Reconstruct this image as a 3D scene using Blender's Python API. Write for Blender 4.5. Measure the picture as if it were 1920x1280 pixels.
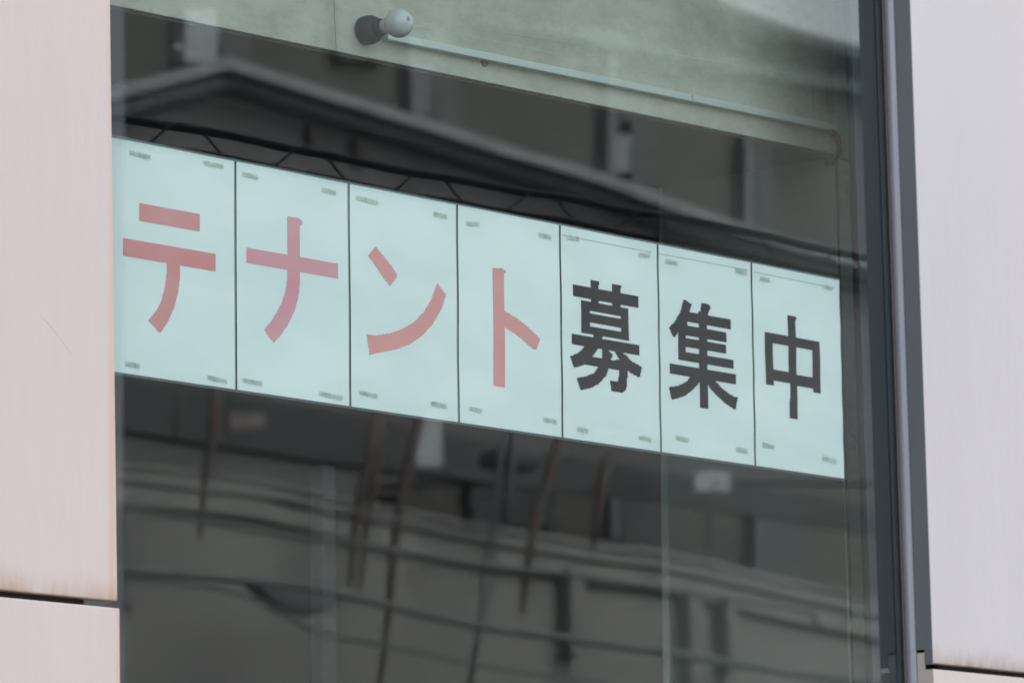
import bpy, bmesh, math, random
from mathutils import Vector, Matrix, noise

random.seed(7)
S = bpy.context.scene
for o in list(bpy.data.objects):
    bpy.data.objects.remove(o)

# ---------------------------------------------------------------- camera
YAW, PIT, ROLL, CX, CY, CZ, FPX = (0.8473040148, 0.1604409672, -0.0131919836, -5.6880833286, -5.9458011508, -1.2832079503, 8842.1682)
C0 = Vector((CX, CY, CZ))
_f = Vector((math.sin(YAW)*math.cos(PIT), math.cos(YAW)*math.cos(PIT), math.sin(PIT)))
_r0 = Vector((math.cos(YAW), -math.sin(YAW), 0)); _u0 = _r0.cross(_f)
_r = _r0*math.cos(ROLL)+_u0*math.sin(ROLL); _u = _u0*math.cos(ROLL)-_r0*math.sin(ROLL)
cam = bpy.data.cameras.new('camera'); cam_o = bpy.data.objects.new('camera', cam)
S.collection.objects.link(cam_o); S.camera = cam_o
m = Matrix.Identity(4)
for i in range(3):
    m[i][0] = _r[i]; m[i][1] = _u[i]; m[i][2] = -_f[i]; m[i][3] = C0[i]
cam_o.matrix_world = m
cam.sensor_width = 36; cam.lens = FPX/1920*36
cam.clip_start = 0.1; cam.clip_end = 2000
cam.dof.use_dof = True; cam.dof.focus_distance = 8.8; cam.dof.aperture_fstop = 5.9

def ray(px, py):
    return (_f + _r*((px-960)/FPX) - _u*((py-640)/FPX))
def at(px, py, y):
    """the point on the vertical plane y that shows at photo pixel px, py"""
    d = ray(px, py); return C0 + d*((y-CY)/d.y)
def refl(px, py, Y):
    """a point across the street, seen in the pane as a mirror"""
    p = at(px, py, Y); return Vector((p.x, -p.y, p.z))

# ---------------------------------------------------------------- world, sun, exposure
SUN_EL, SUN_AZ = math.radians(50), math.radians(25)     # azimuth clockwise from +y
W = bpy.data.worlds.new('World'); S.world = W; W.use_nodes = True
nt = W.node_tree; bg = nt.nodes['Background']
sky = nt.nodes.new('ShaderNodeTexSky'); sky.sky_type = 'NISHITA'; sky.sun_disc = False
sky.sun_elevation = SUN_EL; sky.sun_rotation = SUN_AZ
sky.air_density = 1.0; sky.dust_density = 4.0; sky.ozone_density = 1.0
hs = nt.nodes.new('ShaderNodeHueSaturation'); hs.inputs['Saturation'].default_value = 0.22
nt.links.new(sky.outputs[0], hs.inputs['Color']); nt.links.new(hs.outputs[0], bg.inputs[0])
bg.inputs[1].default_value = 0.15
sl = bpy.data.lights.new('sun', 'SUN'); sl.energy = 0.45; sl.angle = math.radians(20); sl.color = (1, .965, .92)
so = bpy.data.objects.new('sun', sl); S.collection.objects.link(so)
sd = Vector((math.sin(SUN_AZ)*math.cos(SUN_EL), math.cos(SUN_AZ)*math.cos(SUN_EL), math.sin(SUN_EL)))
so.rotation_euler = sd.to_track_quat('Z', 'Y').to_euler()
S.view_settings.view_transform = 'Standard'; S.view_settings.look = 'None'
S.view_settings.exposure = 2.22; S.view_settings.gamma = 1
S.cycles.max_bounces = 10; S.cycles.transparent_max_bounces = 16
S.cycles.diffuse_bounces = 6; S.cycles.glossy_bounces = 6
S.cycles.sample_clamp_indirect = 6
S.cycles.use_denoising = True

# ---------------------------------------------------------------- helpers
def link(name, bm, mat, parent=None, smooth=False, bevel=0):
    me = bpy.data.meshes.new(name); bm.normal_update(); bm.to_mesh(me); bm.free()
    o = bpy.data.objects.new(name, me); S.collection.objects.link(o)
    for mm in (mat if isinstance(mat, (list, tuple)) else [mat]): me.materials.append(mm)
    if smooth:
        for p in me.polygons: p.use_smooth = True
    if parent is not None:
        o.parent = parent; o.matrix_parent_inverse = Matrix.Translation(-parent_loc(parent))
    if bevel:
        b = o.modifiers.new('bevel', 'BEVEL'); b.width = bevel; b.segments = 3; b.limit_method = 'ANGLE'
        b.harden_normals = False
    return o
def parent_loc(p):
    return Vector(p.location)     # children cancel their parent's offset, so this is its place in the world
def empty(name, loc):
    o = bpy.data.objects.new(name, None); o.location = loc; o.empty_display_size = .05
    S.collection.objects.link(o); return o
def tag(o, label=None, cat=None, group=None, kind=None):
    if label: o['label'] = label
    if cat: o['category'] = cat
    if group: o['group'] = group
    if kind: o['kind'] = kind
    return o
def box(bm, a, b, mi=0):
    x0, y0, z0 = a; x1, y1, z1 = b
    v = [bm.verts.new(p) for p in ((x0,y0,z0),(x1,y0,z0),(x1,y1,z0),(x0,y1,z0),(x0,y0,z1),(x1,y0,z1),(x1,y1,z1),(x0,y1,z1))]
    fs = []
    for q in ((0,3,2,1),(4,5,6,7),(0,1,5,4),(1,2,6,5),(2,3,7,6),(3,0,4,7)):
        f = bm.faces.new([v[i] for i in q]); f.material_index = mi; fs.append(f)
    return fs
def bxo(name, a, b, mat, parent=None, bevel=0):
    bm = bmesh.new(); box(bm, a, b); return link(name, bm, mat, parent, bevel=bevel)
def prism_xz(bm, pts, y0, y1):
    """closed outline in x,z pushed from y0 to y1"""
    n = len(pts)
    a = [bm.verts.new((x, y0, z)) for x, z in pts]; b = [bm.verts.new((x, y1, z)) for x, z in pts]
    bm.faces.new(a); bm.faces.new(b[::-1])
    for i in range(n): bm.faces.new((a[i], b[i], b[(i+1) % n], a[(i+1) % n]))
    bmesh.ops.recalc_face_normals(bm, faces=bm.faces)
def tube(bm, pts, r, seg=10, caps=True):
    pts = [Vector(p) for p in pts]
    rr = r if isinstance(r, (list, tuple)) else [r]*len(pts)
    prev = None; rings = []
    up = None
    for i, p in enumerate(pts):
        t = (pts[min(i+1, len(pts)-1)] - pts[max(i-1, 0)]).normalized()
        if up is None:
            up = t.orthogonal().normalized()
        up = (up - t*up.dot(t)).normalized(); s = t.cross(up)
        rings.append([bm.verts.new(p + (up*math.cos(2*math.pi*k/seg) + s*math.sin(2*math.pi*k/seg))*rr[i]) for k in range(seg)])
    for a, b in zip(rings, rings[1:]):
        for k in range(seg): bm.faces.new((a[k], a[(k+1) % seg], b[(k+1) % seg], b[k]))
    if caps: bm.faces.new(rings[0][::-1]); bm.faces.new(rings[-1])
def lathe(bm, prof, o, axis, seg=32):
    """profile of (distance along axis, radius)"""
    axis = Vector(axis).normalized(); u = axis.orthogonal().normalized(); v = axis.cross(u); rings = []
    for h, r in prof:
        c = Vector(o) + axis*h
        rings.append([bm.verts.new(c + (u*math.cos(2*math.pi*k/seg) + v*math.sin(2*math.pi*k/seg))*max(r, 1e-5)) for k in range(seg)])
    for a, b in zip(rings, rings[1:]):
        for k in range(seg): bm.faces.new((a[k], a[(k+1) % seg], b[(k+1) % seg], b[k]))
    bm.faces.new(rings[0][::-1]); bm.faces.new(rings[-1])
    bmesh.ops.recalc_face_normals(bm, faces=bm.faces)

# ---------------------------------------------------------------- materials
class NB:
    def __init__(s, name):
        s.m = bpy.data.materials.new(name); s.m.use_nodes = True; s.t = s.m.node_tree; s.n = s.t.nodes
        s.p = s.n.get('Principled BSDF'); s.out = s.n.get('Material Output')
    def new(s, ty, **k):
        n = s.n.new(ty)
        for a, b in k.items(): setattr(n, a, b)
        return n
    def L(s, a, b): s.t.links.new(a, b)
    def coord(s, scale=(1,1,1)):
        tc = s.new('ShaderNodeTexCoord'); mp = s.new('ShaderNodeMapping'); mp.inputs['Scale'].default_value = scale
        s.L(tc.outputs['Object'], mp.inputs[0]); return mp.outputs[0]
    def noise(s, scale, detail=4, rough=.55, vec=None, st=(1,1,1)):
        n = s.new('ShaderNodeTexNoise'); n.inputs['Scale'].default_value = scale
        n.inputs['Detail'].default_value = detail; n.inputs['Roughness'].default_value = rough
        s.L(vec if vec is not None else s.coord(st), n.inputs['Vector']); return n.outputs['Fac']
    def ramp(s, fac, stops):
        r = s.new('ShaderNodeValToRGB'); e = r.color_ramp.elements
        while len(e) < len(stops): e.new(.5)
        for x, (p, c) in zip(e, stops):
            x.position = p; x.color = (c if hasattr(c, '__len__') else (c, c, c)) + ((1,) if hasattr(c, '__len__') else (1,))
        s.L(fac, r.inputs[0]); return r.outputs[0]
    def mix(s, fac, a, b, mode='MIX'):
        n = s.new('ShaderNodeMix', data_type='RGBA', blend_type=mode)
        for sock, v in ((n.inputs[0], fac), (n.inputs[6], a), (n.inputs[7], b)):
            if hasattr(v, 'is_linked') : s.L(v, sock)
            elif hasattr(v, '__len__'): sock.default_value = tuple(v)+(1,) if len(v) == 3 else v
            else: sock.default_value = v
        return n.outputs[2]
    def math(s, op, a, b=None, clamp=False):
        n = s.new('ShaderNodeMath', operation=op, use_clamp=clamp)
        for sock, v in ((n.inputs[0], a), (n.inputs[1], b)):
            if v is None: continue
            if hasattr(v, 'is_linked'): s.L(v, sock)
            else: sock.default_value = v
        return n.outputs[0]
    def bump(s, h, strength=.3, dist=.001):
        b = s.new('ShaderNodeBump'); b.inputs['Strength'].default_value = strength; b.inputs['Distance'].default_value = dist
        s.L(h, b.inputs['Height']); s.L(b.outputs[0], s.p.inputs['Normal'])
    def base(s, c, rough=.6, metal=0, spec=.5):
        if hasattr(c, 'is_linked'): s.L(c, s.p.inputs['Base Color'])
        else: s.p.inputs['Base Color'].default_value = tuple(c)+(1,)
        s.p.inputs['Roughness'].default_value = rough; s.p.inputs['Metallic'].default_value = metal
        s.p.inputs['Specular IOR Level'].default_value = spec
def simple(name, c, rough=.6, metal=0, var=.12, scale=8, spec=.5, st=(1,1,1)):
    b = NB(name); n = b.noise(scale, 5, .6, st=st)
    lo = tuple(x*(1-var) for x in c); hi = tuple(min(1, x*(1+var)) for x in c)
    b.base(b.ramp(n, [(.3, lo), (.7, hi)]), rough, metal, spec); return b.m

def cladding(name, c, edge_z=None, edge_x=None, stain=(.36,.22,.13)):
    b = NB(name)
    tc = b.new('ShaderNodeTexCoord'); sep = b.new('ShaderNodeSeparateXYZ'); b.L(tc.outputs['Object'], sep.inputs[0])
    big = b.noise(1.6, 3, .5, st=(1.4,1,.45))
    col = b.ramp(big, [(.3, tuple(x*.972 for x in c)), (.7, tuple(min(1, x*1.025) for x in c))])
    st_ = b.noise(30, 5, .65, st=(1.6,1,.16))
    col = b.mix(.55, col, b.ramp(st_, [(.32, (.955,.955,.965)), (.68, (1,1,1))]), 'MULTIPLY')
    yel = b.noise(3.2, 3, .5, st=(1,1,.12))
    col = b.mix(b.math('MULTIPLY', b.ramp(yel, [(.52, 0.0), (.72, 1.0)]), .10), col, (c[0]*.98, c[1]*.86, c[2]*.72))
    if edge_x is not None:                      # yellowed strip along the raw edge
        d = b.math('ABSOLUTE', b.math('SUBTRACT', sep.outputs[0], edge_x))
        f = b.math('MULTIPLY', b.math('SUBTRACT', 1.0, b.math('DIVIDE', d, .016), clamp=True), .62)
        wob = b.noise(7, 3, .6, st=(1,1,.5))
        f = b.math('MULTIPLY', f, b.math('ADD', wob, .45), clamp=True)
        col = b.mix(f, col, (c[0]*.98, c[1]*.74, c[2]*.52))
    if edge_z is not None:                      # rust and grime caught along the lower edge
        d = b.math('SUBTRACT', sep.outputs[2], edge_z)
        n1 = b.noise(16, 6, .7, st=(1,1,.28))
        f = b.math('SUBTRACT', 1.0, b.math('DIVIDE', d, b.math('ADD', b.math('MULTIPLY', n1, .085), .003)), clamp=True)
        f = b.math('MULTIPLY', b.math('POWER', f, 1.35), b.ramp(b.noise(24, 5, .7, st=(1,1,.2)), [(.34, .2), (.66, 1.0)]))
        col = b.mix(b.math('MULTIPLY', f, .85), col, stain)
    b.base(col, .42, 0, .4)
    h = b.math('ADD', b.noise(90, 4, .6, st=(1,1,.4)), b.math('MULTIPLY', big, 3.0))
    b.bump(h, .4, .0011)
    return b.m

LEFTX = -0.008      # where the left cladding edge covers the pane
WAVE = 0.0007

def glass_material():
    b = NB('window_glass'); b.n.remove(b.p)
    geo = b.new('ShaderNodeNewGeometry')
    tc = b.new('ShaderNodeTexCoord'); sep = b.new('ShaderNodeSeparateXYZ'); b.L(tc.outputs['Object'], sep.inputs[0])
    # reflectance of both faces of float glass against the viewing angle
    dp = b.new('ShaderNodeVectorMath', operation='DOT_PRODUCT'); b.L(geo.outputs['Normal'], dp.inputs[0]); b.L(geo.outputs['Incoming'], dp.inputs[1])
    c = b.math('ABSOLUTE', dp.outputs['Value'])
    F = b.math('ADD', b.math('MULTIPLY', b.math('POWER', b.math('SUBTRACT', 1.0, c), 4.0), .9), .082, clamp=True)
    tr = b.new('ShaderNodeBsdfTransparent'); tr.inputs[0].default_value = (.815, .90, .895, 1)
    gl = b.new('ShaderNodeBsdfGlossy'); gl.inputs['Roughness'].default_value = 0.0; gl.inputs[0].default_value = (.93, 1, .985, 1)
    # the long shallow waves that every big pane has
    wv = b.noise(1.15, 1.5, .4, st=(1.0,1,.8)); wv2 = b.noise(4.0, 1, .4, st=(1.2,1,.4))
    hh = b.math('ADD', wv, b.math('MULTIPLY', wv2, .05))
    bp = b.new('ShaderNodeBump'); bp.inputs['Strength'].default_value = 1; bp.inputs['Distance'].default_value = WAVE
    b.L(hh, bp.inputs['Height']); b.L(bp.outputs[0], gl.inputs['Normal'])
    mx = b.new('ShaderNodeMixShader'); b.L(F, mx.inputs[0]); b.L(tr.outputs[0], mx.inputs[1]); b.L(gl.outputs[0], mx.inputs[2])
    # dust film, thick and speckled along the left sealant
    df = b.new('ShaderNodeBsdfDiffuse'); df.inputs[0].default_value = (.40, .46, .52, 1)
    n1 = b.noise(5, 4, .6, st=(1,1,.4)); n2 = b.noise(260, 3, .7); n3 = b.noise(3.0, 2, .5, st=(.001,1,1))
    film = b.math('MULTIPLY', n1, .012)
    d = b.math('SUBTRACT', sep.outputs[0], LEFTX)
    wob = b.math('ADD', b.math('MULTIPLY', n2, .034), b.math('MULTIPLY', n3, .014))
    e = b.math('SUBTRACT', 1.0, b.math('DIVIDE', b.math('SUBTRACT', b.math('ADD', d, wob), .034), .014), clamp=True)
    film = b.math('ADD', film, b.math('MULTIPLY', e, b.math('ADD', b.math('MULTIPLY', n1, .17), .055)))
    streak = b.ramp(b.noise(34, 4, .7, st=(1,1,.05)), [(.6, 0.0), (.8, 1.0)])
    film = b.math('ADD', film, b.math('MULTIPLY', streak, .004), clamp=True)
    m2 = b.new('ShaderNodeMixShader'); b.L(film, m2.inputs[0]); b.L(mx.outputs[0], m2.inputs[1]); b.L(df.outputs[0], m2.inputs[2])
    b.L(m2.outputs[0], b.out.inputs[0]); return b.m
def clear_material():
    b = NB('glass_body'); b.n.remove(b.p); tr = b.new('ShaderNodeBsdfTransparent'); tr.inputs[0].default_value = (.99,1,.995,1)
    b.L(tr.outputs[0], b.out.inputs[0]); return b.m

def concrete(name, c, warm=False):
    b = NB(name)
    n1 = b.noise(2.2, 6, .62, st=(1,1,1.5)); n2 = b.noise(14, 6, .7, st=(.6,1,1.2)); n3 = b.noise(90, 3, .7)
    col = b.ramp(n1, [(.3, tuple(x*.80 for x in c)), (.5, c), (.72, tuple(min(1,x*1.13) for x in c))])
    col = b.mix(.85, col, b.ramp(n2, [(.36, (.76,.77,.74)), (.60, (1,1,1))]), 'MULTIPLY')
    col = b.mix(.6, col, b.ramp(n3, [(.30, (.80,.80,.80)), (.42, (1,1,1))]), 'MULTIPLY')
    runs = b.noise(18, 4, .7, st=(1,1,.06))
    col = b.mix(b.math('MULTIPLY', b.ramp(runs, [(.64, 0.0), (.74, 1.0)]), .25), col, tuple(min(1,x*1.35) for x in c))
    brown = b.noise(5, 5, .65, st=(1,1,1.4))
    col = b.mix(b.math('MULTIPLY', b.ramp(brown, [(.55, 0.0), (.72, 1.0)]), .35), col, (c[0]*.80, c[1]*.70, c[2]*.60))
    b.base(col, .8, 0, .3); b.bump(b.math('ADD', n2, b.math('MULTIPLY', n3, .4)), .5, .002); return b.m

white_plaster = simple('white_plaster', (.44,.47,.45), .85, var=.10, scale=3)

# ================================================================ the street
GZ = -2.9
STREET = [
    ('road',     (-60, -9.6, GZ-.3),  (80, -2.6, GZ),      simple('asphalt', (.055,.055,.058), .9, var=.3, scale=5)),
    ('pavement', (-60, -2.6, GZ-.3),  (80, 0, GZ+.13),     simple('paving', (.30,.29,.27), .85, var=.15, scale=3)),
    ('far_pavement', (-60, -11, GZ-.3), (80, -9.6, GZ+.13),  simple('far_paving', (.26,.25,.24), .85, var=.15, scale=3)),
    ('ground',   (-500, -500, GZ-.6), (500, 500, GZ-.31),  simple('ground_soil', (.14,.135,.12), .95, var=.2, scale=.2)),
]
for n, a, b_, mt in STREET:
    tag(bxo(n, a, b_, mt), kind='structure')
paint = simple('road_paint', (.7,.7,.68), .7, var=.15, scale=9)
bm = bmesh.new()
for k in range(-10, 16): box(bm, (k*5, -6.15, GZ+.004), (k*5+2.5, -6.0, GZ+.008))
tag(link('road_marking', bm, paint), kind='structure')

# ================================================================ the shop building
ZJL, ZJR = -.4225, -.3865                        # joints of the cladding, left and right of the window
WZ0, WZ1 = -1.5, 1.75                          # window opening
XR = 2.176                                     # right edge of the clear glass
building = tag(empty('shop_building', (1, 0, GZ)), 'two storey shop building clad in pale pink panels around a tall dark window', 'building')
pinkL = (.620,.530,.500); pinkR = (.565,.535,.545)
cl_lu = cladding('cladding_warm_upper', pinkL, ZJL+.006, -.085)
cl_ll = cladding('cladding_warm_lower', pinkL, None, -.066)
cl_ru = cladding('cladding_cool_upper', pinkR, ZJR+.006, None, (.30,.17,.10))
cl_rl = cladding('cladding_cool_lower', (.60,.54,.51), None, None)
cl_o = cladding('cladding_plain', (.58,.53,.52))
G = .012
def panel_mesh(x0a, x0b, x1a, x1b, z0, z1, zs=None, y0=-.07, y1=-.047):
    """panel with slightly leaning sides: x at the bottom (a) and top (b)"""
    bm = bmesh.new()
    prism_xz(bm, [(x0a, z0), (x1a, z0), (x1b, z1), (x0b, z1)], y0, y1)
    return bm
link('cladding_panel', panel_mesh(-3.1, -3.1, -.0715, -.1235, ZJL+G*.5, 2.6), cl_lu, building, bevel=.0025)
link('cladding_panel', panel_mesh(-3.1, -3.1, -.0460, -.0665, -2.7, ZJL-G*.5), cl_ll, building, bevel=.0025)
link('cladding_panel', panel_mesh(2.2848, 2.2475, 5.2, 5.2, ZJR+G*.5, 2.6), cl_ru, building, bevel=.0025)
link('cladding_panel', panel_mesh(2.3140, 2.2850, 5.2, 5.2, -2.7, ZJR-G*.5), cl_rl, building, bevel=.0025)
for x0, x1 in ((-6.1, -3.115), (5.215, 14.0), (14.015, 26.2)):  # far right panels are unseen, added to cut sky light across the street
    for z0, z1 in ((-2.7, ZJL-G*.5), (ZJL+G*.5, 2.6), (2.615, 4.2)):
        link('cladding_panel', panel_mesh(x0, x0, x1, x1, z0, z1), cl_o, building, bevel=.0025)
link('cladding_panel', panel_mesh(-3.1, -3.1, 5.2, 5.2, 2.615, 4.2), cl_o, building, bevel=.0025)
link('cladding_panel', panel_mesh(-.09, -.09, 2.16, 2.16, WZ1+.07, 2.6), cl_o, building, bevel=.0025)
link('cladding_panel', panel_mesh(-.09, -.09, 2.16, 2.16, -2.7, WZ0-.07), cl_o, building, bevel=.0025)
# the dark backing behind the open joints, and the shell of the building, stretched unseen to the right to cut sky light
dark_back = simple('dark_backing', (.035,.028,.026), .9)
bm = bmesh.new()
box(bm, (-6.1, -.045, GZ+.14), (-.128, .0, 4.1)); box(bm, (2.335, -.045, GZ+.14), (26.2, .0, 4.1))
box(bm, (-.128, -.045, WZ1+.06), (2.335, -.002, 4.1)); box(bm, (-.128, -.045, GZ+.14), (2.335, -.002, WZ0-.06))
link('backing_wall', bm, dark_back, building)
bm = bmesh.new()
box(bm, (-6.1, .003, GZ+.14), (-.45, .25, 4.1)); box(bm, (4.6, .003, GZ+.14), (26.2, .25, 4.1))
box(bm, (-6.1, 9, GZ), (26.2, 9.2, 4.1)); box(bm, (-6.3, -.08, GZ+.14), (-6.102, 9.2, 4.1)); box(bm, (26.202, -.08, GZ+.14), (26.4, 9.2, 4.1))
link('outer_wall', bm, simple('render_grey', (.36,.35,.34), .9), building)
bxo('roof', (-6.35, -.16, 4.21), (26.5, 9.25, 4.42), simple('roof_sheet', (.20,.20,.21), .6), building)

# --- the concrete frame just behind the glass and the dim empty room beyond it
conc = concrete('bare_concrete', (.455,.435,.380))
XP0, XP1 = 2.411, 2.425                         # the opening's right side leans a hair
ZB = .742                                      # underside of the beam (left), rises a little to the right
bm = bmesh.new()
prism_xz(bm, [(-.45, .728), (2.411, .770), (2.411, 2.6), (-.45, 2.6)], .25, .50)
link('concrete_beam', bm, conc, building, bevel=.002)
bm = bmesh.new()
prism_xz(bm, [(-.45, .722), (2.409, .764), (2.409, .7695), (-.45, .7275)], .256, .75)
link('soffit_board', bm, simple('shade_dark_board', (.035,.033,.03), .9), building)  # dark sheet puts the shade under the beam into its colour
bm = bmesh.new()
prism_xz(bm, [(2.4255, -1.7), (4.6, -1.7), (4.6, 2.6), (2.4115, 2.6), (2.4115, .745)], .2505, .256)
link('concrete_pier', bm, concrete('pier_concrete', (.45,.52,.46)), building, bevel=.002)
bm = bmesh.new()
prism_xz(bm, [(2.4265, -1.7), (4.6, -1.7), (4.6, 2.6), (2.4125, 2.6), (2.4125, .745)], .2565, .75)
link('reveal_side', bm, simple('reveal_dark', (.15,.16,.143), .85, var=.15, scale=2), building)  # side face of the pier, given a darker colour than its front
bxo('concrete_spandrel', (-.45, .25, -2.3), (4.6, .50, -1.72), conc, building)
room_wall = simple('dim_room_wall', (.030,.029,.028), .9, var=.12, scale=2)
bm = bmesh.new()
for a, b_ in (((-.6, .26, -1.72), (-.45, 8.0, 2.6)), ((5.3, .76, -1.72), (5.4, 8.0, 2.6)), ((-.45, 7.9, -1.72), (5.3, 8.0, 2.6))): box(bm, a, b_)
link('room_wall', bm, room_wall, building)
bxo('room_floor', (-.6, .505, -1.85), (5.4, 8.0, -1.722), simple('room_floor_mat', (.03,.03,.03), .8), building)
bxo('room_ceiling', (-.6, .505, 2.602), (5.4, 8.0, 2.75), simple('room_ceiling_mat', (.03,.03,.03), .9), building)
# joint lines left by the formwork on the beam, and a tie hole
bm = bmesh.new()
def groove(p0, p1, y, w=.0016):
    a, b_ = at(*p0, y), at(*p1, y); d = (b_-a).normalized(); n = Vector((-d.z, 0, d.x))*w/2
    vs = [bm.verts.new(v) for v in (a-n, b_-n, b_+n, a+n)]
    v2 = [bm.verts.new(v+Vector((0,.0003,0))) for v in (a-n, b_-n, b_+n, a+n)]
    bm.faces.new(vs); bm.faces.new(v2[::-1])
    for i in range(4): bm.faces.new((vs[i], v2[i], v2[(i+1)%4], vs[(i+1)%4]))
jd = simple('joint_dark', (.20,.225,.205), .9); jp = simple('joint_pale', (.42,.46,.43), .8)
for a, b_, y, w, mt, nm in (((626,-4), (631,98), .2496, .0013, jd, 'formwork_joint'), ((1524,150), (1526,212), .2496, .0016, jd, 'formwork_joint'), ((1551,152), (1552,208), .2496, .0016, jd, 'formwork_joint'),
        ((1575,298), (1606,304), .2499, .0022, jd, 'hairline_crack'), ((1597,815), (1612,832), .2499, .002, jd, 'hairline_crack'), ((1590,800), (1597,815), .2499, .0015, jd, 'hairline_crack'),
        ((1100,76), (1620,160), .2496, .0020, jp, 'formwork_ridge'), ((640,14), (1100,84), .2496, .0012, jp, 'formwork_ridge'), ((760,44), (1620,216), .2496, .0012, jp, 'formwork_ridge')):
    bm = bmesh.new(); groove(a, b_, y, w); bmesh.ops.recalc_face_normals(bm, faces=bm.faces); link(nm, bm, mt, building)
bm = bmesh.new(); lathe(bm, [(0,.0105),(.0016,.0105),(.0016,.0085),(.0004,.008)], at(908,116,.2494), (0,-1,0), 24)
link('tie_hole', bm, simple('hole_dark', (.13,.14,.13), .9), building)

# --- window: frame of dark bronze and bare aluminium, and its pane
bronze = NB('dark_bronze'); bronze.base(bronze.ramp(bronze.noise(4,3,.5,st=(1,1,.3)), [(.3,(.018,.024,.032)),(.7,(.026,.032,.040))]), .32, .0, .5); bronze = bronze.m
alu = NB('grey_aluminium'); alu.base(alu.ramp(alu.noise(30,4,.6,st=(1,1,.05)), [(.3,(.22,.235,.275)),(.7,(.26,.275,.315))]), .42, .2, .4); alu = alu.m
greyf = NB('grey_flashing'); greyf.base(greyf.ramp(greyf.noise(3,4,.6,st=(1,1,.6)), [(.3,(.135,.142,.160)),(.7,(.155,.162,.182))]), .38, .25, .5); greyf = greyf.m
window = empty('window', (1, 0, WZ0)); window.parent = building; window.matrix_parent_inverse = Matrix.Translation(-parent_loc(building)); 
def leanbox(bm, xa, xb, w, y0, y1, z0, z1):
    """upright bar, left edge at xa at the bottom and xb at the top"""
    n = len(bm.verts)
    v = [bm.verts.new(p) for p in ((xa,y0,z0),(xa+w,y0,z0),(xa+w,y1,z0),(xa,y1,z0),(xb,y0,z1),(xb+w,y0,z1),(xb+w,y1,z1),(xb,y1,z1))]
    for q in ((0,3,2,1),(4,5,6,7),(0,1,5,4),(1,2,6,5),(2,3,7,6),(3,0,4,7)): bm.faces.new([v[i] for i in q])
xg = lambda z: 2.2755 - .0125*(z)             # the frame line leans like the photo's
Z0, Z1 = WZ0, WZ1
bm = bmesh.new()
leanbox(bm, xg(Z0)-.104, xg(Z1)-.104, .16, .0075, .016, Z0, Z1)      # wide inner stile seen through the glass
leanbox(bm, xg(Z0)-.074, xg(Z1)-.074, .10, .0161, .05, Z0, Z1)
link('frame', bm, bronze, window, bevel=.0012)
bm = bmesh.new()
leanbox(bm, xg(Z0)-.0050, xg(Z1)-.0050, .0050, -.0035, -.0005, Z0, Z1)
link('gasket', bm, simple('brown_gasket', (.12,.09,.085), .6), window)
bm = bmesh.new()
N = 14
prof = [(0, 0)]
for k in range(N+1):
    t = k/N; bul = .0055*math.sin(math.pi*t)
    prof.append((.0004+.0056*t - bul*.95, -.003-.0225*t - bul*.25))
prof += [(.0075, -.0255), (.0075, 0)]
for za, zb in ((Z0, ZJR+.036), (ZJR+.0365, Z1)):
    ra = [bm.verts.new((xg(za)+x, y, za)) for x, y in prof]; rb = [bm.verts.new((xg(zb)+x, y, zb)) for x, y in prof]
    for k in range(len(prof)): bm.faces.new((ra[k], ra[(k+1) % len(prof)], rb[(k+1) % len(prof)], rb[k]))
    bm.faces.new(ra[::-1]); bm.faces.new(rb)
bmesh.ops.recalc_face_normals(bm, faces=bm.faces)
link('nosing', bm, alu, window, smooth=False)
bm = bmesh.new(); leanbox(bm, xg(Z0)+.0076, xg(Z1)+.0076, .05, -.0275, -.0005, Z0, Z1)
link('sealant', bm, simple('black_sealant', (.015,.015,.018), .7), window)
bm = bmesh.new()
leanbox(bm, xg(ZJR+.036)+.0035, xg(Z1)+.0035, .003, -.0688, -.0282, ZJR+.036, Z1)
leanbox(bm, xg(ZJR)+.0035, xg(ZJR+.0355)+.0035, .003, -.0688, -.048, ZJR+.004, ZJR+.0355)
link('flashing', bm, greyf, window)
bm = bmesh.new()
leanbox(bm, xg(Z0)+.0045, xg(ZJR)+.0045, .003, -.0688, -.0282, Z0, ZJR-.006)
leanbox(bm, xg(ZJR-.005)+.0045, xg(ZJR+.030)+.0045, .003, -.047, -.0282, ZJR-.0055, ZJR+.030)
link('flashing', bm, cladding('flashing_pinkish', (.42,.37,.35)), window)
# left, top and bottom rails (the left one stays behind the cladding edge)
bm = bmesh.new()
box(bm, (-.26, -.040, Z0), (-.179, .05, Z1)); box(bm, (-.179, -.040, Z1), (2.24, .05, Z1+.055)); box(bm, (-.179, -.040, Z0-.055), (2.24, .05, Z0))
link('frame', bm, bronze, window, bevel=.0015)
bm = bmesh.new()
fs = box(bm, (-.178, 0, Z0), (2.31, .0062, Z1), 1); fs[2].material_index = 0
# only the street face mirrors; its reflectance stands for both faces
link('window_pane', bm, [glass_material(), clear_material()], window)

# ================================================================ the lettered sheets
PW, PH = .300, .420
YP = .0095
def wav(x, z):
    k = x/PW
    return .0007*math.sin(2.1*x+1.3*z*3) + .0006*math.sin(9*x+4*z) + .0005*math.sin(31*x*(.3+z)+2)
def pxz(px, py):
    p = at(px, py, YP); return p.x, p.z
Z4 = lambda l: [(200+x/4, 240+y/4) for x, y in l]
Z5 = lambda l: [(200+x/4, 460+y/4) for x, y in l]
Z6 = lambda l: [(640+x/2.5595, 330+y/2.56) for x, y in l]
B5 = lambda l: [(1040+x/2.785, 400+y/2.7826) for x, y in l]
B6 = lambda l: [(1220+x/2.975, 450+y/2.9767) for x, y in l]
B7 = lambda l: [(1400+x/2.975, 480+y/2.9767) for x, y in l]
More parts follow.
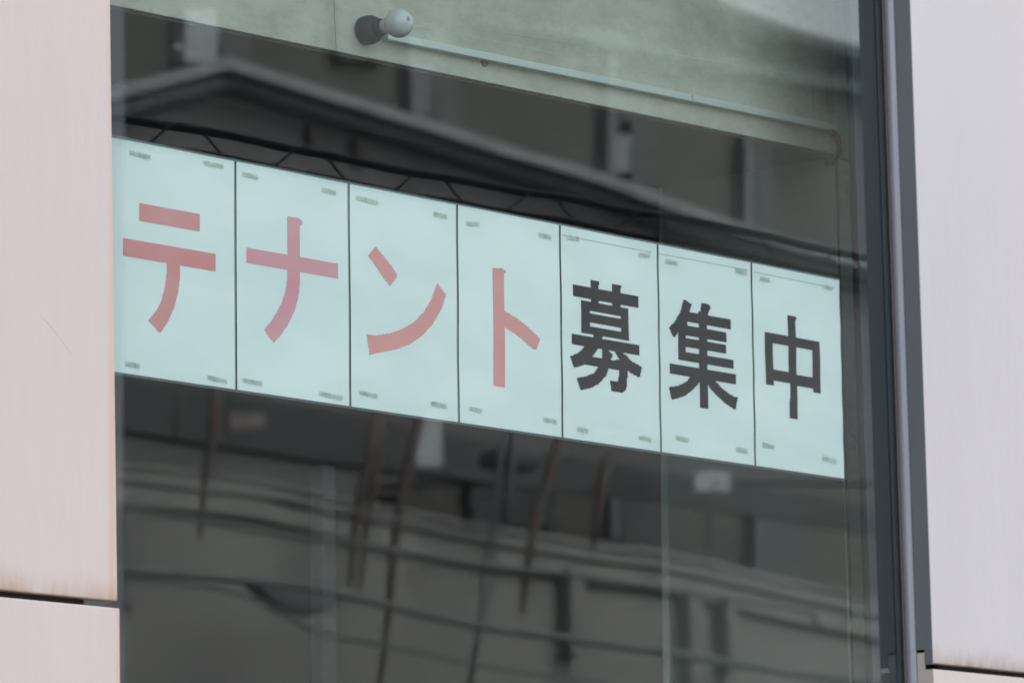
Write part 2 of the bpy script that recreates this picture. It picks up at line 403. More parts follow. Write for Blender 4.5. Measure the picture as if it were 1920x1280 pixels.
# strokes: R = straight bar (squared up), P = free outline, H = straight hole, T = free hole
GLYPHS = [
 [('R', Z4([(250,565),(697,645),(697,775),(250,695)])), ('R', Z4([(127,825),(815,945),(815,1072),(127,955)])),
  ('P', Z5([(455,100),(455,160),(450,240),(437,330),(412,420),(370,498),(315,562),(402,658),(460,572),(505,472),(535,362),(550,250),(553,120)]))],
 [('R', Z4([(1052,893),(1733,1015),(1733,1130),(1052,1008)])),
  ('P', Z4([(1356,665),(1440,680),(1466,702),(1462,728),(1448,732),(1448,1060),(1357,1060)])),
  ('P', Z5([(1357,150),(1357,240),(1345,340),(1315,430),(1275,505),(1235,572),(1182,630),(1252,730),(1305,675),(1362,590),(1412,482),(1438,385),(1448,280),(1450,170)]))],
 [('P', Z6([(165,338),(205,385),(242,432),(272,482),(235,530),(200,478),(165,428),(132,383)])),
  ('P', Z6([(122,757),(175,764),(240,753),(300,732),(357,697),(400,650),(435,590),(460,515),(503,570),(480,640),(440,710),(390,765),(330,805),(260,832),(190,845),(137,857)]))],
 [('R', Z6([(730,440),(781,451),(786,1012),(735,1003)])), ('P', Z6([(760,440),(789,456),(787,466),(770,468)])),
  ('P', Z6([(775,645),(850,690),(910,740),(953,783),(930,838),(880,795),(830,755),(775,722)]))],
 [('R', B5([(92,367),(438,432),(438,493),(92,428)])), ('R', B5([(187,345),(230,353),(229,468),(187,460)])), ('R', B5([(300,367),(343,376),(341,490),(300,482)])),
  ('P', B5([(222,350),(233,356),(233,370),(222,380)])), ('P', B5([(336,372),(346,378),(346,392),(336,402)])),
  ('R', B5([(138,452),(388,498),(388,667),(138,624)])), ('H', B5([(182,510),(345,540),(345,553),(182,524)])), ('H', B5([(182,568),(345,597),(345,614),(182,586)])),
  ('R', B5([(90,630),(440,690),(440,745),(90,683)])), ('P', B5([(205,610),(262,620),(238,665),(200,655)])),
  ('P', B5([(160,690),(232,700),(190,757),(150,790),(100,806),(80,745),(125,728)])),
  ('P', B5([(308,710),(368,735),(400,770),(456,802),(443,858),(390,828),(345,780)])),
  ('P', B5([(186,744),(382,774),(382,824),(156,788)])),
  ('P', B5([(248,702),(280,716),(302,733),(301,745),(282,775),(250,770)])),
  ('P', B5([(232,792),(284,800),(268,848),(225,892),(185,912),(135,922),(113,858),(160,851),(205,832)])),
  ('P', B5([(337,805),(382,812),(378,900),(370,926),(350,938),(296,928),(290,870),(330,875),(337,850)]))],
 [('P', B6([(185,328),(230,360),(212,402),(195,444),(153,516),(127,545),(102,490),(130,458),(163,402)])),
  ('P', B6([(283,347),(330,364),(334,380),(322,402),(312,440),(270,440),(276,400)])), ('R', B6([(268,400),(312,408),(313,762),(267,754)])),
  ('R', B6([(197,402),(443,443),(443,500),(197,457)])), ('R', B6([(153,470),(197,477),(197,676),(153,668)])), ('P', B6([(153,440),(200,440),(200,500),(153,500)])),
  ('R', B6([(190,473),(418,513),(418,570),(190,532)])), ('R', B6([(190,546),(418,587),(418,636),(190,598)])),
  ('R', B6([(153,617),(457,670),(457,722),(153,668)])), ('R', B6([(107,684),(472,747),(472,804),(107,742)])),
  ('R', B6([(270,740),(317,750),(320,944),(272,936)])),
  ('P', B6([(222,762),(285,772),(240,830),(190,870),(118,892),(103,820),(155,812),(195,792)])),
  ('P', B6([(305,770),(358,785),(400,830),(450,866),(484,880),(470,948),(420,915),(370,870),(328,825)]))],
 [('R', B7([(229,329),(272,337),(282,910),(238,902)])), ('P', B7([(260,333),(271,337),(280,349),(271,362)])),
  ('R', B7([(98,423),(407,480),(410,766),(100,722)])), ('H', B7([(144,488),(229,502),(230,648),(145,633)])), ('H', B7([(273,513),(364,529),(366,674),(273,657)])),
  ('H', B7([(146,698),(236,712),(240,800),(150,780)])), ('H', B7([(279,722),(367,738),(370,820),(283,800)]))],
]
CELL = .0030
def inside(p, poly):
    x, z = p; c = False; j = len(poly)-1
    for i in range(len(poly)):
        xi, zi = poly[i]; xj, zj = poly[j]
        if (zi > z) != (zj > z) and x < (xj-xi)*(z-zi)/(zj-zi)+xi: c = not c
        j = i
    return c
def glyph_cells(strokes, x0, CELL):
    on = []; off = []
    for ty, pl in strokes:
        q = [pxz(*p) for p in pl]
        if ty in 'RH':
            a = (q[0][0]+q[3][0])/2; b_ = (q[1][0]+q[2][0])/2; t = (q[0][1]+q[1][1])/2; d = (q[2][1]+q[3][1])/2
            q = [(a, t), (b_, t), (b_, d), (a, d)]
        (off if ty in 'HT' else on).append(q)
    cells = set()
    for i in range(int(PW/CELL)):
        for j in range(int(PH/CELL)):
            c = (x0+(i+.5)*CELL, (j+.5)*CELL)
            if any(inside(c, q) for q in on): cells.add((i, j))
    keep = set(cells)
    # bars of 中 and the slots of the other characters: holes win over boxes but not over the strokes drawn after them
    for (i, j) in cells:
        c = (x0+(i+.5)*CELL, (j+.5)*CELL)
        if any(inside(c, q) for q in off): keep.discard((i, j))
    return keep
def cells_mesh(cells, x0, y, dx=0, dz=0):
    CELL = cs
    bm = bmesh.new(); vd = {}
    def v(i, j):
        if (i, j) not in vd:
            x = x0+i*CELL+dx; z = j*CELL+dz; vd[(i, j)] = bm.verts.new((x, y+wav(x, z), z))
        return vd[(i, j)]
    for i, j in cells: bm.faces.new((v(i,j), v(i+1,j), v(i+1,j+1), v(i,j+1)))
    # ink film, a fifth of a millimetre thick
    return bm
def paper_material():
    b = NB('sheet_paper')
    n = b.noise(3.5, 3, .5, st=(1,1,2.2)); n2 = b.noise(60, 3, .6)
    col = b.ramp(n, [(.3, (.735,.785,.77)), (.7, (.84,.86,.845))])
    col = b.mix(.35, col, b.ramp(n2, [(.3, (.975,.975,.975)), (.7, (1,1,1))]), 'MULTIPLY')
    b.base(col, .6, 0, .3); b.bump(b.math('ADD', b.noise(2.6, 3, .5, st=(1,1,1.4)), b.math('MULTIPLY', n2, .02)), .8, .010); return b.m
paper = paper_material()
def ink(name, c, spots, lift):
    b = NB(name); n = b.noise(9, 4, .6); n2 = b.noise(5, 2, .5, st=(1,1,1.5))
    col = b.ramp(n2, [(.35, c), (.65, lift)])
    col = b.mix(.4, col, b.ramp(n, [(.3, (.93,.93,.93)), (.7, (1,1,1))]), 'MULTIPLY')
    b.base(col, .7, 0, .04); return b.m
red1 = ink('faded_red_ink', (.72,.245,.25), 0, (.72,.32,.32)); red2 = ink('faded_pink_ink', (.76,.29,.36), 0, (.70,.37,.38)); red3 = ink('flat_red_ink', (.76,.31,.30), 0, (.79,.34,.32))
black1 = ink('faded_black_ink', (.008,.009,.012), 0, (.014,.014,.017)); black2 = ink('greyish_black_ink', (.011,.011,.014), 0, (.018,.017,.020))
INKS = [red1, red2, red3, red3, black1, black1, black2]
fringe_red = simple('violet_misprint', (.52,.44,.66), .6, var=.03); fringe_dark = simple('dark_misprint', (.20,.17,.21), .6, var=.03); fringe_blk = simple('blue_misprint', (.17,.25,.30), .6, var=.03)
def tape_material():
    """clear double sided tape: almost the paper's white, with fine grey-green wrinkles where it has lifted"""
    b = NB('wrinkled_tape'); n = b.noise(330, 2, .6, st=(1.6,1,.35)); n2 = b.noise(75, 3, .6, st=(1,1,.8))
    f = b.math('ADD', b.math('MULTIPLY', n, .62), b.math('MULTIPLY', n2, .60))
    col = b.ramp(f, [(.56, (.80,.85,.80)), (.63, (.68,.75,.70)), (.78, (.54,.62,.58))])
    b.base(col, .35, 0, .5); return b.m
tape_m = tape_material(); trim_m = simple('dark_edge_strip', (.055,.070,.078), .5, var=.15); trim_l = simple('grey_edge_strip', (.24,.28,.29), .5, var=.1)
rule_m = simple('printed_rule', (.28,.31,.31), .6)
TAPES = {  # photo pixels of tape centres (top left, top right, bottom left, bottom right), half length, lean
 0: [((263,291), 19, 12), ((401,309), 18, 6), ((249,684), 13, 8), ((407,711), 18, 4)],
 1: [((469,330), 14, 7), ((617,359), 13, 8), ((473,716), 18, 4), ((621,742), 22, 2)],
 2: [((689,376), 20, 10), ((826,404), 13, 6), ((692,739), 17, 4), ((824,759), 15, 6)],
 3: [((886,420), 12, -12), ((1021,443), 12, 6), ((892,768), 12, 6), ((1031,788), 13, 6)],
 4: [((1074,447), 11, 0), ((1208,479), 11, -22), ((1092,806), 10, 6), ((1210,822), 12, 10)],
 5: [((1258,492), 11, 6), ((1389,510), 11, 2), ((1280,823), 12, 6), ((1391,844), 11, 0)],
 6: [((1433,524), 9, 4), ((1552,539), 9, 4), ((1440,836), 11, 6), ((1554,862), 13, 14)]}
SHEET_LABELS = [
 'white sheet with the red katakana テ, two bars over a curved leg, beside left cladding',
 'white sheet printed with the red katakana ナ, a cross with a curved leg',
 'white sheet printed with the red katakana ン, a short dash above a long sweeping curve',
 'white sheet printed with the red katakana ト, an upright with one short branch',
 'white sheet printed with the dense black character 募, next to the red letters',
 'white sheet printed with the black character 集, between the other two black characters',
 'white sheet printed with the simple black character 中, at the right end of the banner']
fx = PW
rs = random.Random(3)
for k in range(7):
    x0 = k*PW; g = .0030
    sh = empty('lettered_sheet', (x0+PW/2, YP, 0)); tag(sh, SHEET_LABELS[k], 'sign', 'lettered sheets taped inside the window')
    bm = bmesh.new(); NX, NZ = 24, 34; grid = {}
    for side, yy in ((0, YP+.0004), (1, YP+.0007)):
        for i in range(NX+1):
            for j in range(NZ+1):
                xa = x0+g if k else x0-.035; x = xa+(x0+PW-g-xa)*i/NX; z = PH*j/NZ
                grid[(side,i,j)] = bm.verts.new((x, yy+wav(x, z), z))
    for i in range(NX):
        for j in range(NZ):
            bm.faces.new([grid[(0,)+q] for q in ((i,j),(i+1,j),(i+1,j+1),(i,j+1))]); bm.faces.new([grid[(1,)+q] for q in ((i,j),(i,j+1),(i+1,j+1),(i+1,j))])
    per = [(i,0) for i in range(NX)]+[(NX,j) for j in range(NZ)]+[(i,NZ) for i in range(NX,0,-1)]+[(0,j) for j in range(NZ,0,-1)]
    for a, b_ in zip(per, per[1:]+per[:1]): bm.faces.new((grid[(0,)+a], grid[(1,)+a], grid[(1,)+b_], grid[(0,)+b_]))
    link('paper', bm, paper, sh, smooth=False)
    cs = .0020 if k < 2 else .0026
    cells = glyph_cells(GLYPHS[k], x0, cs)
    ch = link('printed_character', cells_mesh(cells, x0, YP), INKS[k], sh)
    fr = link('misprint_edge', cells_mesh(cells, x0, YP+.0002, .0011, .0003 if k != 3 else .0), fringe_red if k < 4 else fringe_blk, ch)
    if k == 3: link('dark_outline', cells_mesh(cells, x0, YP+.0003, -.0006, .0010), fringe_dark, ch)
    # tape pieces between paper and glass
    for (c, hl, lean) in TAPES[k]:
        bm = bmesh.new(); n = 11; half = 4.6
        up = []; dn = []
        for i in range(n+1):
            t = -1+2*i/n; X = c[0]+t*hl; Y = c[1]+t*hl*.19+ t*hl*math.tan(math.radians(lean))*.35
            h1 = half*(.85+.3*rs.random()); h2 = half*(.75+.35*rs.random())
            p = pxz(X, Y-h1); q = pxz(X, Y+h2)
            up.append(p); dn.append(q)
        front = [bm.verts.new((x, YP-.0005+wav(x, z), z)) for x, z in up]; fl = [bm.verts.new((x, YP-.0005+wav(x, z), z)) for x, z in dn]
        for i in range(n): bm.faces.new((front[i], fl[i], fl[i+1], front[i+1]))
        bmesh.ops.solidify(bm, geom=bm.faces[:], thickness=.0002)
        link('tape', bm, tape_m, sh)
    # dark and grey edging strips along the sheet
    bm = bmesh.new()
    box(bm, (x0-(.035 if k == 0 else 0), YP+.0012, PH+.0002), (x0+PW, YP+.0030, PH+.0050)); box(bm, (x0-(.035 if k == 0 else 0), YP+.0012, -.0045), (x0+PW, YP+.0030, -.0002))
    if k < 6: box(bm, (x0+PW-g-.0002, YP+.0030, -.004), (x0+PW+g+.0002, YP+.0040, PH+.004))
    else: box(bm, (x0+PW-g, YP+.0030, -.004), (x0+PW-.0002, YP+.0040, PH+.004))
    link('edge_strip', bm, trim_m, sh)
    bm = bmesh.new()
    box(bm, (x0, YP+.0005, PH+.0008), (x0+PW, YP+.0011, PH+.0022))
    if k < 6: box(bm, (x0+PW-.0004, YP+.0020, 0), (x0+PW+.0008, YP+.0029, PH))
    link('edge_glint', bm, trim_l, sh)
    if k >= 4:
        a = {4: ((1054,441),(1221,473)), 5: ((1236,476),(1400,506)), 6: ((1412,510),(1566,540))}[k]
        p, q = at(*a[0], YP), at(*a[1], YP); bm = bmesh.new(); w = .0006; n = 16
        vs = []
        for i in range(n+1):
            c = p.lerp(q, i/n); vs.append((bm.verts.new((c.x, YP+.0001+wav(c.x, c.z), c.z-w)), bm.verts.new((c.x, YP+.0001+wav(c.x, c.z), c.z+w))))
        for a_, b_ in zip(vs, vs[1:]): bm.faces.new((a_[0], b_[0], b_[1], a_[1]))
        link('printed_rule', bm, rule_m, sh)

# ================================================================ things on the beam and in the room
# bulb in a black socket
BL = at(682, 59, .2495); ax = Vector((0.03, -1, .02)).normalized()
lamp = tag(empty('lamp', BL), 'frosted light bulb in a black socket fixed to the concrete beam', 'light bulb')
blk = simple('black_bakelite', (.012,.013,.017), .45, var=.1, spec=.2); 
bm = bmesh.new(); lathe(bm, [(0,.0255),(.003,.0285),(.016,.0290),(.026,.0275),(.033,.0235),(.036,.0180)], BL, ax, 40)
link('socket', bm, blk, lamp, smooth=True)
bm = bmesh.new(); lathe(bm, [(.0355,.0165),(.038,.0190),(.043,.0190),(.045,.0165),(.052,.0160),(.0525,.0150)], BL, ax, 32)
link('socket_collar', bm, blk, lamp, smooth=True)
def bulb_glass():
    b = NB('frosted_glass'); b.base((.60,.62,.62), .30, 0, .5)
    b.p.inputs['Transmission Weight'].default_value = .25; b.p.inputs['Coat Weight'].default_value = 1; b.p.inputs['Coat Roughness'].default_value = .04
    return b.m
prof = [(.051,.0140),(.058,.0150),(.065,.0180)]
R_ = .0290; hc = .092
for k in range(0, 19):
    a = math.radians(142 - 142*k/18); prof.append((hc + R_*math.cos(a), R_*math.sin(a)))
bm = bmesh.new(); lathe(bm, prof, BL, ax, 48)
bl_o = link('bulb', bm, bulb_glass(), lamp, smooth=True)
bm = bmesh.new(); tip = BL + ax*(hc+R_*.955); u1 = ax.orthogonal().normalized(); v1 = ax.cross(u1)
def on_bulb(a, b_):   # point of the bulb's face by two small angles
    d = (ax + Vector((1,0,0))*a + Vector((0,0,1))*b_).normalized(); return BL + ax*hc + d*(R_+.0002)
for cur in ([(-.17+.13*math.cos(t), .10+.17*math.sin(t)) for t in [math.pi*2*i/18 for i in range(19)]],
            [(-.22,.17),(-.12,.17)], [(-.24,.10),(-.10,.10)], [(-.22,.03),(-.12,.03)], [(-.17,.20),(-.17,.0)]):
    tube(bm, [on_bulb(*c) for c in cur], .0006, 6)
link('stamp', bm, simple('grey_stamp', (.17,.20,.21), .6), bl_o)
bm = bmesh.new(); box(bm, tuple(at(716,67,.2485)+Vector((-.012,-.006,-.003))), tuple(at(716,67,.2485)+Vector((.005,0,.003))))
link('wire_end', bm, simple('peach_insulation', (.60,.36,.26), .5), lamp, bevel=.001)

# surface duct running along the beam
duct = empty('cable_duct', at(1100,150,.25)); tag(duct, 'thin pale cable duct running along the concrete beam from the bulb', 'cable duct')
def duct_piece(p0, p1, h, dep):
    a, b_ = at(*p0, .2495), at(*p1, .2495); bm = bmesh.new()
    pr = [(0,0),(-dep*.93,0),(-dep,h*.08),(-dep,h*.92),(-dep*.93,h),(0,h)]
    ra = [bm.verts.new((a.x, .2495+y, a.z-h/2+z)) for y, z in pr]; rb = [bm.verts.new((b_.x, .2495+y, b_.z-h/2+z)) for y, z in pr]
    bm.faces.new(ra[::-1]); bm.faces.new(rb)
    for i in range(6): bm.faces.new((ra[i], ra[(i+1)%6], rb[(i+1)%6], rb[i]))
    bmesh.ops.recalc_face_normals(bm, faces=bm.faces); return bm
dm = simple('pale_duct_plastic', (.48,.52,.49), .45, var=.06)
link('duct_length', duct_piece((716,70), (1286,186), .0150, .017), dm, duct)
link('duct_length', duct_piece((1288,186.5), (1560,243), .0150, .017), dm, duct)

# black cable bending from the duct's end under the beam
cable = empty('black_cable', at(1562,248,.24)); tag(cable, 'short black cable curling from the end of the duct to under the beam', 'cable')
bm = bmesh.new(); pts = [(1556,246,.238),(1563,249,.232),(1570,257,.230),(1574,270,.232),(1573,282,.238),(1569,292,.243),(1564,299,.25),(1560,301,.26)]
tube(bm, [at(*p) for p in pts], .0062, 10)
link('sheath', bm, blk, cable, smooth=True)
bm = bmesh.new(); a = at(1558,300,.262); box(bm, (a.x-.010, a.y-.012, a.z-.010), (a.x+.010, a.y+.012, a.z+.008))
link('clip', bm, blk, cable, bevel=.002)
# thin wire down the corner of the pier
bm = bmesh.new(); tube(bm, [at(1567,300,.2485), at(1575,560,.2485), at(1586,900,.2485), at(1600,1290,.2485)], .0028, 8)
tag(link('corner_wire', bm, simple('dark_green_wire', (.05,.06,.058), .6), smooth=True), 'thin dark wire running down the edge of the concrete pier', 'wire')
# pipes in the dim room
def upright(name, px, py_top, py_bot, y, w, d, mat, label, cat):
    a = at(px, py_top, y); bm = bmesh.new(); b_ = at(px, py_bot, y)
    v = []
    for p, zz in ((b_, -1.72), (a, a.z)):
        v += [bm.verts.new((p.x+sx*w/2, y+sy*d, zz)) for sx, sy in ((-1,0),(1,0),(1,1),(-1,1))]
    for q in ((0,3,2,1),(4,5,6,7),(0,1,5,4),(1,2,6,5),(2,3,7,6),(3,0,4,7)): bm.faces.new([v[i] for i in q])
    bmesh.ops.recalc_face_normals(bm, faces=bm.faces)
    return tag(link(name, bm, mat, bevel=.004), label, cat)
upright('pipe_casing', 1247, -200, 1275, .765, .018, .02, simple('pale_green_metal', (.40,.45,.40), .5), 'slim pale upright casing at the back corner of the concrete pier', 'pipe casing')
upright('room_post', 617, 872, 1275, 1.6, .045, .04, simple('grey_post', (.10,.12,.115), .6), 'faint grey upright post standing in the dim room under the first letters', 'post')

# ================================================================ across the street, seen mirrored in the pane
opp = tag(empty('opposite_house', (17, -14, GZ)), 'brownish two storey house across the street, seen mirrored in the pane', 'house')
w_up = simple('brown_wall', (.130,.126,.116), .9, var=.22, scale=.9, st=(1,1,.5))
w_lo = simple('grey_parapet', (.285,.278,.265), .9, var=.10, scale=1.2)
pil = simple('pale_pilaster', (.20,.20,.215), .7, var=.05); win = simple('dark_window', (.088,.098,.096), .3, var=.2, scale=1.5)
white = simple('white_board', (.42,.44,.46), .6, var=.05)
def strip_refl(bm, top, bot, Y, th):
    """solid strip between two polylines of photo pixels, th metres thick away from the street"""
    T = [refl(*p, Y) for p in top]; B = [refl(*p, Y) for p in bot]; off = Vector((0, -th, 0))
    r = [[bm.verts.new(v) for v in (t, b_, b_+off, t+off)] for t, b_ in zip(T, B)]
    for a, b_ in zip(r, r[1:]):
        for i in range(4): bm.faces.new((a[i], a[(i+1)%4], b_[(i+1)%4], b_[i]))
    bm.faces.new(r[0]); bm.faces.new(r[-1][::-1]); bmesh.ops.recalc_face_normals(bm, faces=bm.faces)
def strip(name, top, bot, Y, th, mat, parent):
    bm = bmesh.new(); strip_refl(bm, top, bot, Y, th); return link(name, bm, mat, parent)
# main wall with its curved top against the sky
CURVE = [(-900,-620),(200,-300),(900,-120),(1250,-45),(1330,-8),(1400,22),(1500,58),(1560,74),(1620,88),(1800,120),(2400,200)]
strip('wall', CURVE, [(p[0], 3600) for p in CURVE], 14.0, 5.0, w_up, opp)
strip('roof_edge', [(x, y-3) for x, y in CURVE], [(x, y+17) for x, y in CURVE], 13.7, 5.6, simple('dark_roof_edge', (.05,.07,.068), .6), opp)
strip('roof_edge', [(x, y+30) for x, y in CURVE], [(x, y+40) for x, y in CURVE], 13.9, .12, simple('dark_gutter', (.08,.09,.085), .6), opp)
strip('ledge', [(900,20),(1280,85),(1620,150),(2300,260)], [(900,45),(1280,112),(1620,172),(2300,290)], 13.85, .16, simple('green_ledge', (.075,.10,.095), .6), opp)
for px0, px1, y0, y1 in ((345,408,18,118),(772,786,60,240),(786,806,120,216),(1137,1150,60,335),(1150,1178,250,320),(1398,1414,250,430),(1150,1164,800,1012),(1424,1438,880,1070),(775,830,690,876)):
    strip('pilaster' if px1-px0 < 40 else 'white_panel', [(px0,y0),(px1,y0)], [(px0,y1),(px1,y1)], 13.9, .1, pil if px1-px0 < 25 else (simple('lilac_panel', (.25,.265,.29), .6) if px1-px0 < 60 else simple('lilac_panel_b', (.40,.425,.46), .6)), opp)
for px0, px1, y0, y1 in ((410,470,20,120),(636,724,-60,112),(805,860,110,260),(1178,1230,220,350),(1414,1450,270,450),(1165,1236,850,1035),(1438,1500,900,1085),(225,330,840,885),(660,770,790,930),(880,1040,780,985)):  # one is added to darken the reflection over the lamp socket
    strip('window', [(px0,y0),(px1,y0)], [(px0+4,y1),(px1+4,y1)], 13.93, .06, win, opp)
# long eave in front, peaking at the left
eave = tag(empty('porch_roof', (15, -11.6, 2)), 'long low porch roof with a pale fascia across the street, mirrored above the letters', 'porch roof')
E1 = [(-200,270),(100,196),(225,162),(330,134),(430,109),(560,150),(700,192),(820,228),(960,270),(1144,326),(1280,378),(1400,424),(1500,452),(1620,484),(2000,560)]
def sh(l, d, d2=None): return [(x, y+d+((d2-d)*i/(len(l)-1) if d2 is not None else 0)) for i, (x, y) in enumerate(l)]
strip('fascia', E1, sh(E1, 23, 19), 11.6, .25, simple('grey_fascia', (.275,.28,.30), .6), eave)
strip('gutter', sh(E1, 24, 20), sh(E1, 33, 30), 11.66, .12, simple('black_gutter', (.10,.11,.115), .5), eave)
strip('soffit_board', sh(E1, 34, 31), sh(E1, 50, 46), 11.70, .12, simple('soffit_grey', (.23,.23,.245), .7), eave)
strip('gutter', sh(E1, 51, 47), sh(E1, 59, 55), 11.72, .12, simple('black_gutter_lower', (.12,.13,.135), .5), eave)
pw = sh(E1, 60, 56)
strip('porch_wall', pw, [(x, max(y+2, 1000 if x <= 600 else 905)) for x, y in pw], 11.8, .2, simple('mauve_wall', (.146,.141,.143), .9, var=.12, scale=1.1), eave)
strip('shade_band', [(-200,620),(225,700),(640,775),(1000,845),(1240,885),(1700,960)], [(-200,730),(225,800),(640,868),(1000,915),(1240,940),(1700,1010)], 11.77, .05, simple('shade_band_dark', (.055,.058,.058), .5, var=.2, scale=1.5), eave)  # dark strip paints the shadow band below the letters
# parapet below
par = tag(empty('parapet_wall', (15, -12.4, GZ)), 'grey concrete parapet with cables across it, mirrored below the letters', 'wall')
P1 = [(-400,780),(225,868),(480,894),(640,932),(840,972),(1060,1012),(1240,1036),(1400,1070),(1620,1120),(2300,1240)]
strip('wall', P1, [(x, 3600) for x, y in P1], 11.6, .15, w_lo, par)
strip('coping', sh(P1,-5), sh(P1, 3), 11.585, .17, simple('pale_coping', (.31,.30,.29), .8), par)
strip('panel_joint', sh(P1, 18), sh(P1, 30), 11.565, .05, simple('shade_joint', (.265,.258,.25), .8), par)
strip('raised_band', sh(P1, 40), sh(P1, 72), 11.56, .06, simple('lighter_band', (.292,.285,.272), .8), par)
for (x0,x1,y0,y1) in ((1068,1096,1062,1225),(1300,1322,1100,1280),(1365,1385,1120,1260),(236,268,950,1130)):
    strip('pier', [(x0,y0),(x1,y0)], [(x0+4,y1),(x1+4,y1)], 11.50, .09, simple('dark_pier', (.235,.228,.22), .8), par)
for (x0,x1,y0,y1) in ((1310,1372,884,922),(432,500,772,802),(782,829,780,874)):
    bm = bmesh.new(); strip_refl(bm, [(x0,y0),(x1,y0)], [(x0,y1),(x1,y1)], 11.40, .03)
    bx = link('notice_board', bm, white if x0 > 700 else simple('pinkish_board', (.19,.155,.15), .7))
    tag(bx, 'small blank white board mirrored below the last two letters' if x0 > 1000 else 'upright pale board mirrored just below the third letter' if x0 > 700 else 'small pinkish board mirrored just below the second letter', 'board')

for x0, x1, y0, y1 in ((583,602,240,270),(665,688,262,302)):
    strip('vent', [(x0,y0),(x1,y0)], [(x0+2,y1),(x1+2,y1)], 11.75, .04, simple('brown_vent', (.085,.060,.055), .7), eave)
bm = bmesh.new(); lathe(bm, [(0,.028),(.02,.030),(.04,.02)], refl(328,92,13.86), (0,1,0), 20)
link('wall_lamp', bm, simple('pale_lamp_glass', (.55,.50,.48), .4), opp, smooth=True)
# overhead lines: bundles wound with a hanger wire
blackc = simple('cable_black', (.012,.014,.015), .5)
def line(name, pts, r, Y, label, mat=blackc, spiral=None, grp='overhead cables along the street'):
    P = [refl(x, y, Y) for x, y in pts]
    # smooth the polyline
    Q = []
    for i in range(len(P)-1):
        p0 = P[max(i-1,0)]; p1 = P[i]; p2 = P[i+1]; p3 = P[min(i+2, len(P)-1)]
        for t in [j/8 for j in range(8)]:
            Q.append(.5*((2*p1)+(p2-p0)*t+(2*p0-5*p1+4*p2-p3)*t*t+(3*p1-p0-3*p2+p3)*t**3))
    Q.append(P[-1]); bm = bmesh.new(); tube(bm, Q, r, 8)
    o = link(name, bm, mat, smooth=True); tag(o, label, 'cable', grp)
    return o, Q
L1 = [(-16000,-2950),(-9000,-1560),(-5000,-770),(-1500,-88),(-600,80),(225,222),(325,238),(420,253),(530,277),(640,297),(750,320),(855,336),(960,356),(1060,370),(1170,394),(1280,410),(1450,446),(1620,484),(2400,634),(4000,942),(6500,1424)]
o, Q = line('overhead_cable', L1, .0110, 1.6, 'thick black overhead cable wound with a hanger wire, mirrored just above the letters')
L2 = [(x, y+44) for x, y in L1]
o2, Q2 = line('overhead_cable', L2, .0095, 1.6, 'black lower cable of the hung pair, mirrored along the top of the letters')
bm = bmesh.new(); pts = []
tot = len(Q)
for i in range(tot*14):
    f = i/14; a = int(f); t = f-a
    if a >= tot-1: break
    c = (Q[a].lerp(Q[a+1], t)+Q2[a].lerp(Q2[min(a+1, len(Q2)-1)], t))/2
    ph = c.x*2*math.pi/.41
    pts.append(c + Vector((0, math.cos(ph)*.014, .040*math.sin(ph)+.003*math.sin(ph*3))))
tube(bm, pts, .0031, 6)
tag(link('hanger_wire', bm, blackc, smooth=True), 'spiral hanger wire looping round the two cables above the letters', 'wire')
grey_c = simple('cable_greenish', (.15,.165,.163), .6)
LN = [
 ([(-400,860),(235,948),(430,982),(640,1014),(930,1060),(1100,1082),(1270,1108),(1500,1142),(1535,1172),(1560,1180),(1585,1160),(1620,1152)], .015, 'thin cable sagging in a loop at its right end, across the grey parapet'),
 ([(-400,980),(225,1066),(430,1084),(560,1096),(700,1128),(900,1172),(1100,1202),(1280,1226),(1520,1264),(1900,1320)], .022, 'thick greenish cable across the middle of the grey parapet'),
 ([(225,1082),(430,1106),(520,1140),(580,1176),(640,1192),(760,1216),(900,1246),(1040,1268),(1300,1310)], .012, 'thin cable drooping below the thick one on the left of the parapet'),
 ([(225,900),(480,928),(640,950),(800,985),(1000,1012),(1240,1050),(1620,1118)], .008, 'very thin uppermost wire across the grey parapet')]
for pts_, r, lb in LN: line('overhead_cable', pts_, r, 10.9, lb, grey_c)
bm = bmesh.new()
strip_refl(bm, [(490,1086),(560,1078),(625,1088),(650,1110)], [(492,1100),(540,1142),(600,1150),(652,1128)], 11.0, .12)
tag(link('cable_closure', bm, grey_c, bevel=.01), 'bulky greenish splice box hung on the thick cable', 'splice box')
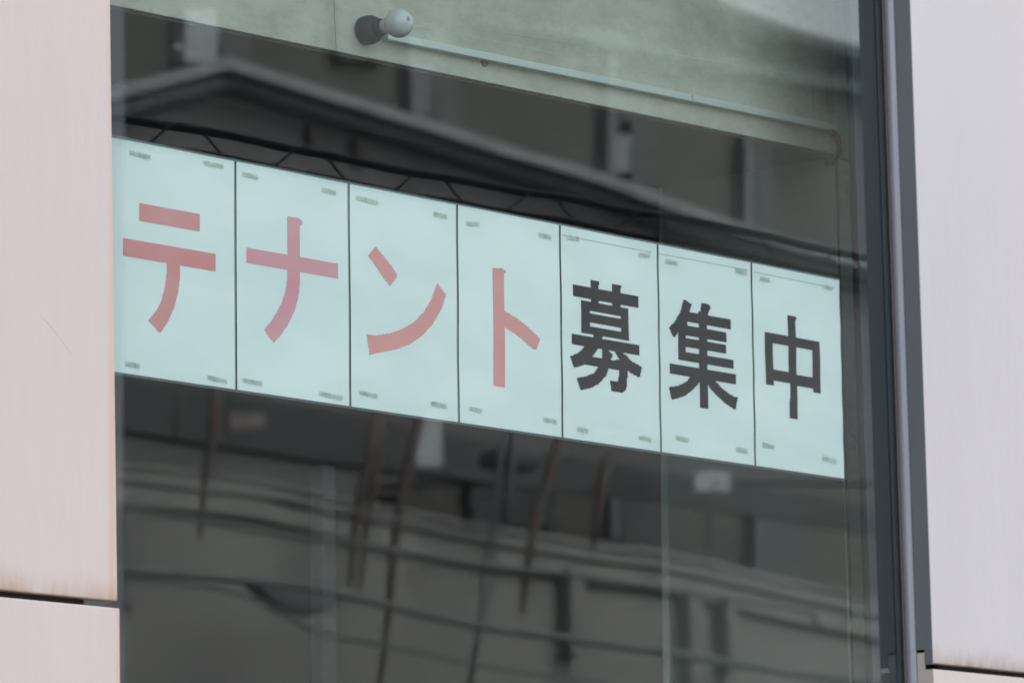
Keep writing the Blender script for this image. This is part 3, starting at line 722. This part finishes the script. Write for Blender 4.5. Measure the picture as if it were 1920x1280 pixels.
# drop cables and rusty brown pipes
rust = simple('rusty_pipe', (.108,.080,.072), .8, var=.25, scale=3); drk = simple('dark_drop_cable', (.08,.085,.092), .6)
POSTS = [
 ([(706,770),(690,860),(672,940),(662,1020),(655,1100)], [.028,.030,.028,.018,.010], rust, 'rusty brown downpipe, leftmost of the pair mirrored under the third letter'),
 ([(716,770),(706,860),(696,930),(686,980),(676,1080),(670,1110)], [.026,.030,.026,.018,.014,.006], rust, 'short rusty brown downpipe close beside the leftmost one'),
 ([(792,770),(768,860),(750,950),(738,1030),(728,1120),(716,1230),(706,1290)], [.028,.034,.030,.026,.020,.016,.012], rust, 'long rusty brown downpipe reaching the lower edge under the third letter'),
 ([(1050,800),(1028,880),(1002,955),(992,1020),(984,1080),(978,1150)], [.030,.034,.030,.026,.024,.008], rust, 'rusty brown downpipe mirrored under the joint of the fourth and fifth letters'),
 ([(1146,850),(1130,910),(1118,980),(1108,1040)], [.030,.034,.026,.008], rust, 'short orange brown downpipe mirrored under the fifth letter'),
 ([(1348,905),(1338,950),(1332,1000),(1328,1060)], [.012,.014,.012,.005], rust, 'slim brown pipe mirrored below the white board'),
 ([(945,790),(930,880),(920,960),(912,1040),(904,1110),(894,1180),(880,1290)], [.014,.018,.016,.013,.011,.009,.008], drk, 'dark drop cable hanging under the fourth letter'),
 ([(965,790),(952,880),(944,940),(940,984)], [.030,.034,.030,.020], drk, 'short thick dark conduit hanging beside the drop cable'),
 ([(936,880),(928,980),(926,1080),(912,1140),(898,1200),(884,1290)], [.007]*6, drk, 'thin kinked drop cable alongside the dark one'),
 ([(1220,870),(1210,900),(1204,930)], [.010,.012,.004], drk, 'tiny dark cable end mirrored beside the pale casing'),
 ([(408,700),(402,800),(392,880),(382,960),(376,1010)], [.026,.026,.022,.014,.006], rust, 'faint brown downpipe mirrored under the first letter'),
 ([(345,700),(336,780),(330,830)], [.014,.014,.006], rust, 'very short brown pipe at the left below the first letter')]
for pts_, rr, mt, lb in POSTS:
    bm = bmesh.new(); tube(bm, [refl(x, y, 11.2) for x, y in pts_], rr, 8)
    nm = 'downpipe' if mt is rust else 'drop_cable'
    tag(link(nm, bm, mt, smooth=True), lb, 'pipe' if mt is rust else 'cable', 'brown downpipes across the street' if mt is rust else 'drop cables across the street')
bm = bmesh.new(); strip_refl(bm, [(945,838),(1012,846)], [(940,872),(1006,884)], 11.3, .2)
tag(link('cable_box', bm, drk, bevel=.03), 'dark box across the street from which the drop cables hang', 'junction box')

# hairline scratch on the left panel
bm = bmesh.new(); tube(bm, [at(x, y, -.0701) for x, y in ((76,592),(92,608),(108,628),(124,650),(136,668))], [.0001,.0003,.0001,.0003,.0001], 6)
tag(link('scratch', bm, simple('scratch_grey', (.42,.39,.38), .7)), 'thin curved grey scratch on the left pink panel', 'scratch')
